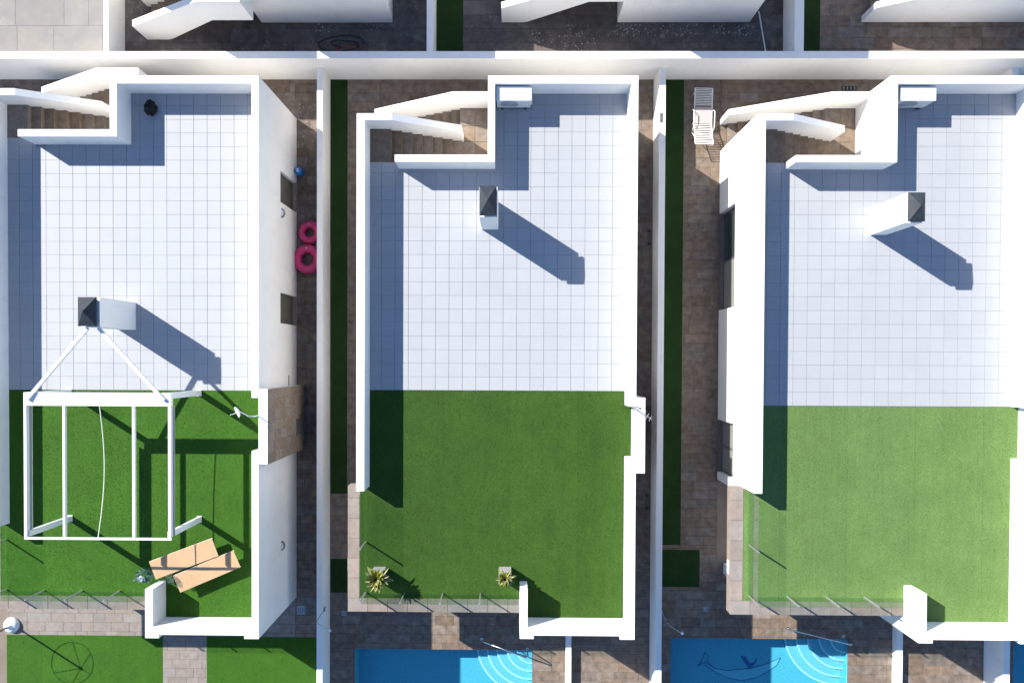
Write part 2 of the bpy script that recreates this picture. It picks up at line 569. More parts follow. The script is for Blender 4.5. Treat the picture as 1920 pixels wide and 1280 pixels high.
def house(ox, label, sy=0.0, gl=-.89, chim=None, cap_h=.23, zo=0.0, mirror=None, lite=False, bay_dy=0.0, solid_stair=False,
          east=(), west=(), south=0.0, lamps=(), we=-3.77):
    def tf(p):
        y = mirror - p.y if mirror else p.y
        return Vector((p.x + ox, y, p.z + zo))

    def rect(r):
        y0, y1 = (mirror - r[3], mirror - r[2]) if mirror else (r[2], r[3])
        return (r[0] + ox, r[1] + ox, y0, y1, r[4] + zo, r[5] + zo)

    h = tag(empty('house', tf(Vector((-.4, 0, 0)))), label, 'house', 'white terraced houses')
    ys = 5.67 + sy
    yA, yB, yN = 8.11 + sy, 7.04 + sy, 8.11
    b0, b1 = -1.04 + bay_dy, -3.22 + bay_dy      # bay of the east side
    S = -8.0 + south

    def wall_y(mb, x0, x1, y0, y1, z0, z1, ops):
        """wall running along y with openings (ya, yb, za, zb)"""
        cur = y0
        for (a, b, c, d) in sorted(ops):
            mb.box(x0, x1, cur, a, z0, z1)
            mb.box(x0, x1, a, b, d, z1)
            if c > z0:
                mb.box(x0, x1, a, b, z0, c)
            cur = b
        mb.box(x0, x1, cur, y1, z0, z1)

    mb = MB(tf)
    wall_y(mb, -4.43, -4.20, we, yB, 0, ZP, [o[:4] for o in west])
    mb.build('west_wall', 'white', h)
    mb = MB(tf)
    wall_y(mb, 3.40, 3.60, b0 - .26, 7.89, 0, ZP, [o[:4] for o in east if o[0] > b0])
    wall_y(mb, 3.40, 3.60, S, b1 + .39, 0, ZP, [o[:4] for o in east if o[0] < b1])
    mb.build('east_wall', 'white', h)
    MB(tf).box(-.68, 3.60, 7.89, yN, 0, ZP).build('north_wall', 'white', h)
    mb = MB(tf).box(-.68, -.48, ys, 7.89, 0, ZP)
    mb.box(-3.34, -.68, ys, ys + .2, 0, ZP)
    mb.build('terrace_wall', 'white', h)
    if sy > .1:
        MB(tf).box(-.68, -.48, yN, yA - .2, 1.5 if lite else 0, 2.78).build('stair_end_wall', 'white', h)
    # south front: parapet between two shallow piers, with a return on the lawn side
    mb = MB(tf).box(.52, 3.40, S + .10, S + .33, 0, ZP)
    mb.box(.30, .52, S + .10, S + 1.42, 0, ZP)
    mb.box(.30, .70, S, S + .10, 0, ZP)
    mb.box(3.18, 3.40, S, S + .10, 0, ZP)
    mb.build('south_parapet', 'white', h)
    # stair walls
    MB(tf).prism_y([(-4.20, 0), (-1.5, 0), (-1.5, 2.98), (-3.42, ZP), (-4.20, ZP)], yB - .19, yB).build('stair_wall', 'white', h)
    low = [(-4.44, 1.06), (-1.77, 2.78), (-.68 + (.2 if sy > .1 else 0), 2.78)]
    low += [(low[-1][0], 0), (-4.44, 0)] if solid_stair else [(low[-1][0], 1.5), (-1.75, 1.5), (-3.6, .05), (-3.75, 0), (-4.44, 0)]
    MB(tf).prism_y(low, yA - .19, yA).build('stair_wall', 'white', h)
    # staircase: lower flight rises east, landing, upper flight rises west
    st = MB(tf).box(-1.62, -.68, ys + .2, yA - .19, 1.5, 1.78).build('landing', 'step', h)
    for i in range(9):
        MB(tf).box(-1.62 - .29 * (i + 1), -1.62 - .29 * i + .02, yB, yA - .19, max(0, 1.78 - .178 * (i + 1) - .3), 1.78 - .178 * (i + 1)).build('step', 'step', st)
    for i in range(7):
        MB(tf).box(-1.55 - .29 * (i + 1) - .02, -1.55 - .29 * i, ys + .2, yB - .19, 1.62 + .18 * i, 1.80 + .18 * (i + 1)).build('step', 'step', st)
    MB(tf).box(-4.20, -3.58, ys + .2, yB - .19, 2.9, ZR).build('step', 'step', st)
    if not lite:
        lr = [(-1.62 + .47 * a, -1.62 + .47 * a + .462, ys + .2 + .5 * b, min(ys + .2 + .5 * b + .492, yA - .19), 1.78, 1.795)
              for a in range(2) for b in range(5) if ys + .2 + .5 * b < yA - .3]
        lay('landing_stone', 'step', [rect(r) for r in lr], st)
    # roof deck
    zones = [(-4.20, -.48, gl, ys), (-.48, 3.40, gl, 7.89), (-4.20, -3.34, ys, ys + .2)]
    mb = MB(tf)
    for z in zones:
        mb.box(*z, 2.95, ZR - .016)
    deck = mb.build('terrace_floor', 'grout' if not lite else 'tile', h)
    mb = MB(tf).box(-4.20, 3.40, we, gl, 2.82, ZR - .016)
    mb.box(-4.48, 3.40, -7.12, we, 2.82, ZR - .016)
    mb.box(.52, 3.40, S + .33, -7.12, 2.82, ZR - .016)
    mb.box(3.40, 3.60, b1 + .39, b0 - .26, 2.82, ZR - .016)
    mb.build('roof_slab', 'grout', h)
    # ledge around the lawn corner, overhanging the walls below
    mb = MB(tf).box(-4.84, -4.48, -7.52, we + .02, 2.8, ZR - .03)
    mb.box(-4.48, .30, -7.52, -7.12, 2.8, ZR - .03)
    led = mb.build('ledge', 'ledge', h)
    MB(tf).box(-4.2, -3.85, -7.15, -6.8, 0, 2.8).build('porch_pillar', 'white', h)
    mb = MB(tf).box(-3.6, -3.4, -6.5, we, 0, 2.8)
    mb.box(-3.6, .30, -6.7, -6.5, 0, 2.8)
    mb.box(-4.43, -3.6, we - .2, we - .005, 0, 2.8)
    mb.build('porch_wall', 'white', h)
    # projecting bay clad in stone
    bay = MB(tf).box(3.60, 3.86, b1 + .012, b0 - .012, 0, ZP).build('stone_bay', 'white', h)
    if not lite:
        rs = []
        k = 0
        y = b1
        while y < b0 - .05:
            w = min(.312, b0 - y)
            z = -random.uniform(0, .5)
            while z < ZP - .02:
                z2 = min(ZP - .03, z + .62)
                rs.append((y, w, max(0, z), z2))
                z = z + .62
            y += .312
        for (y, w, z0, z1) in rs:
            if z1 - z0 > .04:
                MB(tf).box(3.86, 3.876 + random.uniform(0, .006), y + .003, y + w - .003, z0 + .003, z1 - .003).build('cladding_stone', 'clad', bay)
        v = MB(tf).box(3.866, 3.90, b1 + .55, b1 + 1.1, .45, .5).box(3.866, 3.90, b1 + .55, b1 + 1.1, 1.05, 1.1)
        v.box(3.866, 3.90, b1 + .55, b1 + .6, .5, 1.05).box(3.866, 3.90, b1 + 1.05, b1 + 1.1, .5, 1.05)
        v.box(3.866, 3.888, b1 + .6, b1 + 1.05, .5, 1.05)
        v.build('vent', 'frame', bay)
        MB(tf).box(-4.875, -4.852, -6.35, -5.95, 2.95, 3.12).build('edge_lamp', 'ac', h)
        # tiles
        rects = []
        j0 = -12
        for i in range(-14, 24):
            for j in range(0, 24):
                x = -2.645 + .403 * i
                yy = gl + .403 * j
                g = .0022
                t = (x + g, x + PITCH - g, yy + g, yy + PITCH - g)
                tz = [(-4.20, 3.40, gl, ys), (-.48, 3.40, gl, 7.89), (-4.20, -3.34, gl, ys + .2)]
                got = sorted(clip_rect(t, tz), key=lambda q: -(q[1] - q[0]) * (q[3] - q[2]))
                if not got:
                    continue
                keep = [got[0]]
                if got[0][3] < t[3] - .01:
                    keep += list(clip_rect((t[0], t[1], got[0][3], t[3]), tz[1:]))
                if got[0][0] > t[0] + .01:
                    keep += list(clip_rect((t[0], got[0][0], t[2], t[3]), tz[:1]))
                for q in keep:
                    rects.append(rect((q[0] + .002, q[1] - .002, q[2], q[3], ZR - .016, ZR - .004 + random.uniform(0, .0015))))
        lay('tile', 'tile', rects, deck)
        # ledge stones
        ls = []
        y = -7.12
        while y < we + .01:
            ls.append((-4.85, -4.48, y + .004, min(y + .6, we + .02) - .004, ZR - .03, ZR))
            y += .6
        x = -4.85
        while x < .29:
            ls.append((x + .004, min(x + .6, .30) - .004, -7.53, -7.124, ZR - .03, ZR))
            x += .6
        lay('ledge_stone', 'ledge', [rect(r) for r in ls], led)
        # glass balustrade with slim posts
        gx, gy = -4.30, -6.97
        posts = [(gx, -5.44), (gx, gy + .02), (-3.15, gy), (-2.0, gy), (-.87, gy)]
        for (x, y) in posts:
            MB(tf).box(x - .018, x + .018, y - .018, y + .018, ZR - .01, ZR + .98).build('railing_post', 'alu_grey', h)
        ends = [we - .09, -5.42, gy + .04]
        for a, b in zip(ends, ends[1:]):
            MB(tf).box(gx - .03, gx - .018, b + .02, a - .02, ZR + .03, ZR + 1.0).build('glass_panel', 'glass', h)
        ends = [gx, -3.15, -2.0, -.87, .28]
        for a, b in zip(ends, ends[1:]):
            MB(tf).box(a + .03, b - .03, gy - .03, gy - .018, ZR + .03, ZR + 1.0).build('glass_panel', 'glass', h)
        # chimney
        cx0, cx1, cy0, cy1 = chim
        c = MB(tf).box(cx0, cx1, cy0, cy1, ZR - .01, 5.36).build('chimney', 'white', h)
        MB(tf).box(cx0 + .07, cx1 - .07, cy0 + .07, cy1 - .07, 5.36, 5.48).build('chimney_neck', 'dark', c)
        e = -.012
        mx, my = (cx0 + cx1) / 2, (cy0 + cy1) / 2
        MB(tf).add([(cx0 - e, cy0 - e, 5.48), (cx1 + e, cy0 - e, 5.48), (cx1 + e, cy1 + e, 5.48), (cx0 - e, cy1 + e, 5.48),
                    (cx0 - e, cy0 - e, 5.53), (cx1 + e, cy0 - e, 5.53), (cx1 + e, cy1 + e, 5.53), (cx0 - e, cy1 + e, 5.53), (mx, my, 5.53 + cap_h)],
                   [(0, 3, 2, 1), (0, 1, 5, 4), (1, 2, 6, 5), (2, 3, 7, 6), (3, 0, 4, 7), (4, 5, 8), (5, 6, 8), (6, 7, 8), (7, 4, 8)]).build('chimney_cap', 'slate', c)
    # windows and doors, set back in their openings
    for side, ops in (('e', east), ('w', west)):
        for (a, b, c, d, kind) in ops:
            x = 3.45 if side == 'e' else -4.28
            w = .05
            fr = MB(tf).box(x, x + .05, a, a + w, c, d).box(x, x + .05, b - w, b, c, d).box(x, x + .05, a + w, b - w, d - w, d).box(x, x + .05, a + w, b - w, c, c + w)
            mid = (a + b) / 2
            if b - a > 1.6:
                fr.box(x, x + .05, mid - .03, mid + .03, c + w, d - w)
            f = fr.build('window', 'frame', h)
            if kind == 'half':                   # one leaf glazed, the other behind a closed shutter
                MB(tf).box(x + .02, x + .03, mid + .03, b - w, c + w, d - w).build('pane', 'pane', f)
                MB(tf).box(x + .01, x + .04, a + w, mid - .03, c + w, d - w).build('shutter', 'shutter', f)
            elif kind == 'olive':
                MB(tf).box(x + .01, x + .04, a + w, b - w, c + w, d - w).build('shutter', 'olive', f)
            elif kind == 'shut':
                MB(tf).box(x + .01, x + .04, a + w, b - w, c + w, d - w).build('shutter', 'shutter', f)
            else:
                MB(tf).box(x + .02, x + .03, a + w, b - w, c + w, d - w).build('pane', 'pane', f)
            if c > .1:
                MB(tf).box(3.40 if side == 'e' else -4.46, 3.63 if side == 'e' else -4.3, a, b, c - .0, c + .025).build('sill', 'ledge', f)
    for (y, z) in lamps:                         # half-round wall lamps on the east wall
        n = 12
        poly = [(3.60 + .11 * math.cos(t), y + .15 * math.sin(t)) for t in [-math.pi / 2 + math.pi * i / n for i in range(n + 1)]]
        l = MB(tf).prism_z(poly, z - .1, z).build('wall_lamp', 'shutter', h)
        q = [(3.60 + (p[0] - 3.60) * .72, y + (p[1] - y) * .72) for p in poly]
        MB(tf).prism_z(q, z, z + .006).build('diffuser', 'ac', l)
    return h


EAST = [(4.95, 5.93, .12, 1.92, 'olive'), (1.15, 2.12, .12, 1.92, 'olive'), (-.92, -.5, 1.0, 1.85, 'shut')]
WEST = [(1.72, 4.95, 0, 1.9, 'half'), (-3.7, -1.95, 0, 1.9, 'shut')]
H1 = house(-10.85, 'white house on the left with a white pergola frame over its rooftop lawn', sy=.71, gl=-.93, chim=(-.88, -.36, .87, 1.68),
           bay_dy=.2, east=EAST, west=WEST, south=-.07, lamps=[(4.62, 1.85), (-5.9, 1.85)], we=-4.95)
H2 = house(0, 'white house in the middle with two potted agaves on its rooftop lawn', chim=(-.87, -.38, 3.88, 4.70), cap_h=.23,
           east=EAST, west=WEST, lamps=[(4.62, 1.85), (-5.9, 1.85)])
H3 = house(11.42, 'white house on the right with a pale faded rooftop lawn', gl=-1.30, chim=(-.83, -.37, 3.75, 4.54), cap_h=.23,
           east=EAST, west=WEST, south=-.03, lamps=[(4.62, 1.85), (-5.9, 1.85)])
MIR = 19.11
house(-7.5, 'white house cut off at the top left, behind the dark hose', sy=.55, zo=ZU, mirror=MIR, lite=True)
house(4.1, 'white house cut off at the top centre, above the middle house', zo=ZU, mirror=MIR, lite=True)
house(15.75, 'white house cut off at the top right corner', zo=ZU, mirror=MIR, lite=True, solid_stair=True)


def roof_turf(ox, gl, m, label, dy=0, S=-8.0, we=-3.77):
    z = [(-4.47, -4.21, -7.12, we - .01), (-4.21, 3.395, -7.12, gl), (.525, 3.395, S + .335, -7.12), (3.395, 3.595, -2.82 + dy, -1.31 + dy)]
    return turf('roof_turf', m, [(a + ox, b + ox, c, d) for a, b, c, d in z], ZR, label, 1100)


roof_turf(-10.85, -.935, 'turf_a', 'bright green roof lawn under the white pergola', .2, -8.07, -4.95)
roof_turf(0, -.895, 'turf_b', 'deep green roof lawn of the middle house, with two agaves on it')
roof_turf(11.42, -1.305, 'turf_c', 'pale faded roof lawn of the right house', 0, -8.03)

# ------------------------------------------------------------------ pools


def pool(x0, x1, y0, y1, label, steps=True):
    t = tag(empty('swimming_pool', ((x0 + x1) / 2, (y0 + y1) / 2, -1.4)), label, 'swimming pool', 'garden pools')
    mb = MB()
    zb = -.82
    mb.box(x0 - .2, x1 + .2, y0 - .2, y1 + .2, zb - .2, zb)
    mb.box(x0 - .2, x0, y0 - .2, y1 + .2, zb, -.035).box(x1, x1 + .2, y0 - .2, y1 + .2, zb, -.035)
    mb.box(x0, x1, y1, y1 + .2, zb, -.035).box(x0, x1, y0 - .2, y0, zb, -.035)
    b = mb.build('basin', 'pool', t)
    MB().add([(x0, y0, -.11), (x1, y0, -.11), (x1, y1, -.11), (x0, y1, -.11)], [(0, 1, 2, 3)]).build('water', 'water', t, fix=False)
    if steps:
        for i in range(5):
            r = 1.92 - .345 * i
            z = -.68 + .13 * i
            n = 28
            arc = [(x1 - .003 - r * math.cos(math.pi / 2 * k / n), y1 - .003 - r * .95 * math.sin(math.pi / 2 * k / n)) for k in range(n + 1)]
            poly = arc + [(x1 - .003, y1 - .003)]
            s = MB().prism_z(poly, zb + .002 if i == 0 else z - .13, z).build('pool_step', 'pool_step', t)
            q = [(x1 - .003 - (x1 - .003 - p[0]) * (1 - .045 / r), y1 - .003 - (y1 - .003 - p[1]) * (1 - .045 / r)) for p in arc]
            mb = MB()
            for k in range(n):
                mb.add([(*arc[k], z + .004), (*arc[k + 1], z + .004), (*q[k + 1], z + .004), (*q[k], z + .004)], [(0, 1, 2, 3)])
            mb.build('nosing', 'pool_edge', s)
    return t


pool(*POOLS[0], 'blue swimming pool with curved steps, below the middle house')
P3o = pool(*POOLS[1], 'blue swimming pool with a whale drawn on its floor')
pool(*POOLS[2], 'blue swimming pool in the lower right corner of the photo', False)
# the whale on the pool floor: pale belly and back with navy outline
zf = -.815


def wp(px, py):
    p = at(px, py, zf)
    return (p.x, p.y)


back = [(1308, 1248), (1322, 1240), (1340, 1252), (1362, 1256), (1385, 1254), (1410, 1252), (1430, 1246), (1450, 1238), (1463, 1232)]
belly = [(1463, 1232), (1456, 1246), (1440, 1258), (1415, 1270), (1390, 1275), (1365, 1270), (1340, 1258), (1322, 1246)]
tail = [(1308, 1248), (1315, 1240), (1322, 1222), (1328, 1228), (1327, 1240), (1340, 1252)]
fin = [(1388, 1228), (1395, 1240), (1404, 1252), (1410, 1250), (1418, 1240), (1420, 1229), (1414, 1240), (1406, 1243), (1398, 1230)]
body = [wp(*p) for p in back[1:] + belly[1:-1]]
mb = MB().add([(*p, zf + .004) for p in body], [tuple(range(len(body)))])
whale = mb.build('whale_drawing', 'pale_mosaic', P3o, fix=False)
mb = MB()
for line in (back, belly, tail):
    mb.tube([(*wp(*p), zf + .006) for p in line], .010, 5)
mb.build('outline', 'navy', whale)
MB().add([(*wp(*p), zf + .009) for p in fin], [tuple(range(len(fin)))]).build('fin', 'navy', whale, fix=False)


def handrail(pts, label):
    t = tag(empty('pool_handrail', pts[0]), label, 'handrail', 'pool handrails')
    for s in (0, .45):
        P = [Vector(p) + Vector((.12 * s, -s, 0)) for p in pts]
        MB().tube(P, .022, 8).build('rail', 'steel', t, smooth=True)
    return t


def rail_pts(a, b):
    p, q = at(*a, .8), at(*b, .8)
    return [Vector((q.x, q.y, -.02)), Vector((q.x, q.y, .72)), Vector((q.x - .08, q.y, .8)), Vector((p.x + .1, p.y, .38)), Vector((p.x, p.y, .25)), Vector((p.x - .02, p.y - .02, -.02))]


def rail(a, b, label):
    """one bent tube: foot on the deck, crest, long fall along the steps"""
    t = tag(empty('pool_handrail', at(*b, 0)), label, 'handrail', 'pool handrails')
    MB().tube(rail_pts(a, b), .022, 8).build('rail', 'steel', t, smooth=True)
    for p in (rail_pts(a, b)[0], rail_pts(a, b)[-1]):
        MB().lathe((p.x, p.y, 0), [(.05, 0), (.05, .012), (.03, .02)], 14).build('foot_flange', 'steel', t)
    return t


rail((903, 1212), (990, 1232), 'steel handrail at the steps of the middle pool')
rail((1493, 1190), (1600, 1208), 'steel handrail at the steps of the whale pool')

# ------------------------------------------------------------------ air conditioners


def air_conditioner(x0, y1, z1, label):
    w, d, hh = .98, .38, .66
    t = tag(empty('air_conditioner', (x0 + w / 2, y1 - d / 2, ZR)), label, 'air conditioner', 'rooftop air conditioners')
    MB().box(x0, x0 + w, y1 - d, y1, z1 - hh, z1).build('casing', 'ac', t)
    MB().box(x0 - .012, x0 + w + .012, y1 - d - .012, y1 + .012, z1, z1 + .025).build('lid', 'ac', t)
    g = MB()
    c = (x0 + .36, z1 - hh / 2)
    n = 24
    for r in (.27, .2, .13, .06):
        g.tube([(c[0] + r * math.cos(2 * math.pi * k / n), y1 - d - .02, c[1] + r * math.sin(2 * math.pi * k / n)) for k in range(n)], .006, 5, closed=True)
    gr = g.build('fan_guard', 'ac', t)
    MB().prism_y([(c[0] + .26 * math.cos(2 * math.pi * k / n), c[1] + .26 * math.sin(2 * math.pi * k / n)) for k in range(n)], y1 - d - .008, y1 - d - .001).build('fan_opening', 'ac_front', t)
    MB().box(x0 + w, x0 + w + .05, y1 - d + .05, y1 - .08, z1 - hh + .08, z1 - .2).build('valve_cover', 'ac', t)
    for xx in (x0 + .12, x0 + w - .18):
        MB().box(xx, xx + .06, y1 - d - .03, y1 + .02, ZR - .003, z1 - hh).build('foot', 'rubber', t)
    return t


air_conditioner(-.43, 7.84, 3.98, 'white air conditioner on the roof terrace of the middle house')
air_conditioner(11.09, 7.84, 3.98, 'white air conditioner on the roof terrace of the right house')

# ------------------------------------------------------------------ pergola on the left house
pg = tag(empty('pergola', (-11.25, -2.9, ZR)), 'white metal pergola frame with two braces to the chimney', 'pergola')
zt = 5.42
xl, xr, yn, ysn = -13.28, -9.24, -.92, -4.96
MB().box(xl, xr, yn - .36, yn, zt - .14, zt).build('awning_box', 'alu', pg)
for x in (xl, xr - .08):
    b = MB().box(x, x + .07, ysn + .08, yn - .36, zt - .06, zt).build('side_beam', 'alu', pg)
    xx = x + .015
    MB().box(xx + .012, xx + .05, ysn + .1, yn - .38, zt - .30, zt - .062).build('guide_rail', 'alu', b)
    MB().box(xx + .05, xx + .085, ysn + .1, yn - .38, zt - .22, zt - .16).build('channel', 'alu_grey', b)
MB().box(xl, xr, ysn + .02, ysn + .08, zt - .05, zt - .004).build('front_beam', 'alu', pg)
for x in (-12.19, -10.28):
    MB().box(x - .03, x + .03, ysn + .08, yn - .36, zt - .12, zt - .01).build('rafter', 'alu', pg)
for (x, y) in ((xl + .02, ysn + .09), (xr - .12, ysn + .09), (xr - .12, yn - .16), (xl + .02, yn - .16)):
    po = MB().box(x, x + .1, y, y + .16, ZR - .004, zt - (.061 if y < -2 else .141)).build('post', 'alu', pg)
    MB().box(x - .02, x + .12, y - .02, y + .18, ZR - .003, ZR + .008).build('base_plate', 'alu', po)
MB().beam((-11.62, .85, 5.2), (xl + .12, yn - .2, zt + .05), .085, .085).build('brace', 'alu', pg)
MB().beam((-11.32, .85, 5.2), (xr - .16, yn - .2, zt + .05), .085, .085).build('brace', 'alu', pg)
n = 14
MB().tube([(-11.22 + .09 * math.sin(math.pi * k / n) * (1 if k else 0) - .05 * k / n, yn - .36 + (ysn + .08 - yn + .36) * k / n, zt - .05 - .12 * math.sin(math.pi * k / n)) for k in range(n + 1)], .014, 6).build('cord', 'cord', pg)

# ------------------------------------------------------------------ tan loungers on the left roof lawn


def on_plane(pts, z):
    return [at(px, py, z) for px, py in pts]


def tan_lounger(corners, label, wrap=True):
    z = ZR + .36
    a, b, c, d = [at(*p, z) for p in corners]           # head-left, far end, far end low, near
    ux = ((b - a) + (c - d)).normalized()
    uy = Vector((-ux.y, ux.x, 0))
    ctr = (a + b + c + d) / 4
    L = ((b - a).length + (c - d).length) / 2
    w = abs((d - a).dot(uy))
    t = tag(empty('folding_lounger', (ctr.x, ctr.y, ZR)), label, 'sun lounger', 'tan textile loungers')

    def P(u, v, zz):
        return ctr + ux * u + uy * v + Vector((0, 0, zz - z))
    mb = MB()
    n = 16
    for k in range(n):
        u0, u1 = -L / 2 + L * k / n, -L / 2 + L * (k + 1) / n
        s0, s1 = -.02 * math.sin(math.pi * k / n), -.02 * math.sin(math.pi * (k + 1) / n)
        mb.add([P(u0, -w / 2, z + s0), P(u1, -w / 2, z + s1), P(u1, w / 2, z + s1), P(u0, w / 2, z + s0),
                P(u0, -w / 2, z + s0 + .012), P(u1, -w / 2, z + s1 + .012), P(u1, w / 2, z + s1 + .012), P(u0, w / 2, z + s0 + .012)],
               [(0, 3, 2, 1), (4, 5, 6, 7), (0, 1, 5, 4), (2, 3, 7, 6)] + ([(3, 0, 4, 7)] if k == 0 else []) + ([(1, 2, 6, 5)] if k == n - 1 else []))
    mb.build('sling', 'tan', t)
    for s in (-1, 1):
        MB().tube([P(-L / 2, s * (w / 2 - .01), z - .03), P(L / 2, s * (w / 2 - .01), z - .03)], .014, 6).build('side_rail', 'alu', t)
        MB().tube([P(-L * .22, s * (w / 2 - .03), ZR + .012), P(L * .05, s * (w / 2 - .03), z - .03)], .012, 6).build('leg', 'alu', t)
        MB().tube([P(L * .36, s * (w / 2 - .03), ZR + .012), P(L * .2, s * (w / 2 - .03), z - .03)], .012, 6).build('leg', 'alu', t)
    return t, P, L, w


tan_lounger([(281, 1052), (398, 1010), (409, 1040), (291, 1086)], 'tan textile lounger nearer the pergola, its left end in plastic film')
tan_lounger([(327, 1078), (438, 1032), (451, 1062), (336, 1111)], 'tan textile lounger nearer the low corner wall')


def crumple(c, r, label, seed, n=3, m='film', name='plastic_film', cat='plastic film', lo=.55):
    rnd = random.Random(seed)
    bm = bmesh.new()
    bmesh.ops.create_icosphere(bm, subdivisions=n, radius=1)
    for v in bm.verts:
        f = lo + (1.3 - lo) * rnd.random()
        v.co = Vector((v.co.x * r[0] * f, v.co.y * r[1] * f, max(0, (v.co.z + .85) * r[2] * f)))
    me = bpy.data.meshes.new(name)
    bm.to_mesh(me)
    bm.free()
    me.materials.append(M[m])
    return tag(link(name, me, c), label, cat)


crumple(at(277, 1075, ZR + .02), (.27, .2, .26), 'crumpled clear plastic film at the left end of the upper tan lounger', 3)
crumple(at(323, 1083, ZR + .3), (.12, .14, .16), 'small crumpled clear plastic film at the end of the lower tan lounger', 5)
crumple(at(265, 1083, ZR), (.11, .08, .06), 'scrap of white packaging on the lawn beside the plastic film', 8, 2, 'ac', 'packaging_scrap', 'packaging')
crumple(at(285, 205, ZR), (.17, .2, .1), 'crumpled black bag on the shaded tiles of the left terrace', 9, 3, 'black', 'bag', 'bag', .95)

# ------------------------------------------------------------------ agaves


def agave(px, py, pw, n, rad, label, seed):
    rnd = random.Random(seed)
    c = at(px, py, ZR)
    s, hh = pw / 2, .62
    t = tag(empty('potted_agave', (c.x, c.y, ZR)), label, 'plant', 'potted agaves')
    x, y = c.x, c.y
    p = MB().box(x - s, x + s, y - s, y - s + .02, ZR, ZR + hh).box(x - s, x + s, y + s - .02, y + s, ZR, ZR + hh)
    p.box(x - s, x - s + .02, y - s + .02, y + s - .02, ZR, ZR + hh).box(x + s - .02, x + s, y - s + .02, y + s - .02, ZR, ZR + hh)
    pot = p.build('planter', 'planter', t)
    MB().box(x - s + .02, x + s - .02, y - s + .02, y + s - .02, ZR + .02, ZR + hh - .04).build('soil', 'soil', pot)
    for k in range(n):
        a = k * 2.39996 + rnd.uniform(-.2, .2)
        e = .15 + 1.15 * (k / n) ** 1.1               # outer leaves lie flat, inner ones stand up
        L = rad * (1.05 - .3 * k / n) * rnd.uniform(.85, 1.1)
        wd = rnd.uniform(.042, .056) * rad / .4
        d = Vector((math.cos(a), math.sin(a), 0))
        sd = Vector((-d.y, d.x, 0))
        base = Vector((x, y, ZR + hh - .03 + .10 * k / n))
        mb = MB()
        seg = 7
        rows = []
        for i in range(seg + 1):
            u = i / seg
            droop = -.22 * u * u * L * (1 - k / n)
            q = base + d * (L * u * math.cos(e)) + Vector((0, 0, L * u * math.sin(e) + droop))
            w = wd * (.75 + .9 * u) * (1 - u ** 2.6) + .001
            lift = Vector((0, 0, w * .35))
            rows.append([q - sd * w + lift, q - sd * w * .55 + lift * .3, q + sd * w * .55 + lift * .3, q + sd * w + lift])
        for i in range(seg):
            A, B = rows[i], rows[i + 1]
            for j in range(3):
                mb.add([A[j], A[j + 1], B[j + 1], B[j]], [(0, 1, 2, 3)], 0 if j == 1 else 1)
        mb.build('leaf', ['leaf', 'leaf_edge'], t, fix=False, smooth=True)
    return t


agave(713, 1073, .36, 34, .44, 'variegated agave in a planter at the left corner of the middle lawn', 1)
agave(947, 1073, .36, 24, .31, 'smaller yellowish agave in a planter by the low corner wall', 2)

# ------------------------------------------------------------------ slatted lounger beside the right house
c0, c1 = at(1320, 166, .3), at(1316, 277, .3)
ux = (c1 - c0); LL = ux.length; ux.normalize(); uy = Vector((-ux.y, ux.x, 0))
t = tag(empty('slatted_lounger', ((c0 + c1) / 2).xy.to_3d()), 'white slatted lounger with a raised end on the paving', 'sun lounger')
wv = .29


def Q(u, v, z):
    return c0 + ux * u + uy * v + Vector((0, 0, z - .3))


for s in (-1, 1):
    MB().tube([Q(0, s * wv, .3), Q(LL * .6, s * wv, .3)], .018, 6).build('side_rail', 'alu', t)
    MB().tube([Q(LL * .6, s * wv, .3), Q(LL * .98, s * wv, .62)], .018, 6).build('back_rail', 'alu', t)
    for u in (.12, LL * .57):
        MB().tube([Q(u, s * wv, .0), Q(u, s * wv, .3)], .018, 6).build('leg', 'alu', t)
for k in range(11):
    u = .0 + k * .055
    MB().beam(Q(u, -wv, .315), Q(u, wv, .315), .022, .012).build('slat', 'alu', t)
mb = MB()
for k in range(8):
    u0, u1 = .62 + (LL * .6 - .62) * k / 8, .62 + (LL * .6 - .62) * (k + 1) / 8
    mb.add([Q(u0, -wv + .02, .325), Q(u0, wv - .02, .325), Q(u1, wv - .02, .325), Q(u1, -wv + .02, .325)], [(0, 1, 2, 3)])
mb.build('mesh_seat', 'slub', t, fix=False)
for k in range(12):
    f = k / 11
    u = LL * (.62 + .36 * f)
    MB().beam(Q(u, -wv, .33 + .29 * f), Q(u, wv, .33 + .29 * f), .022, .012).build('slat', 'alu', t)
for s in (-1, 1):
    MB().tube([Q(LL * .86, s * wv, .53), Q(LL * .7, s * (wv + .02), .05)], .012, 6).build('prop', 'alu', t)
    MB().tube([Q(LL * .36, s * (wv + .05), .3), Q(LL * .42, s * (wv + .05), .5), Q(LL * .68, s * (wv + .05), .5), Q(LL * .72, s * (wv + .05), .34)], .016, 6).build('armrest', 'alu', t)

# ------------------------------------------------------------------ swim rings, canister


def ring(px, py, R0, r, z, tilt, label):
    c = at(px, py, z)
    n = 36
    ax = Matrix.Rotation(tilt, 3, 'Y')
    mb = MB().tube([c + ax @ Vector((R0 * math.cos(2 * math.pi * k / n), R0 * math.sin(2 * math.pi * k / n), 0)) for k in range(n)], r, 14, closed=True)
    o = tag(mb.build('swim_ring', 'pink', smooth=True), label, 'swim ring', 'pink swim rings')
    v = c + ax @ Vector((0, R0, r))
    MB().lathe(v, [(.018, -.01), (.018, .02), (.01, .026)], 10).build('valve', 'ac', o)
    return o


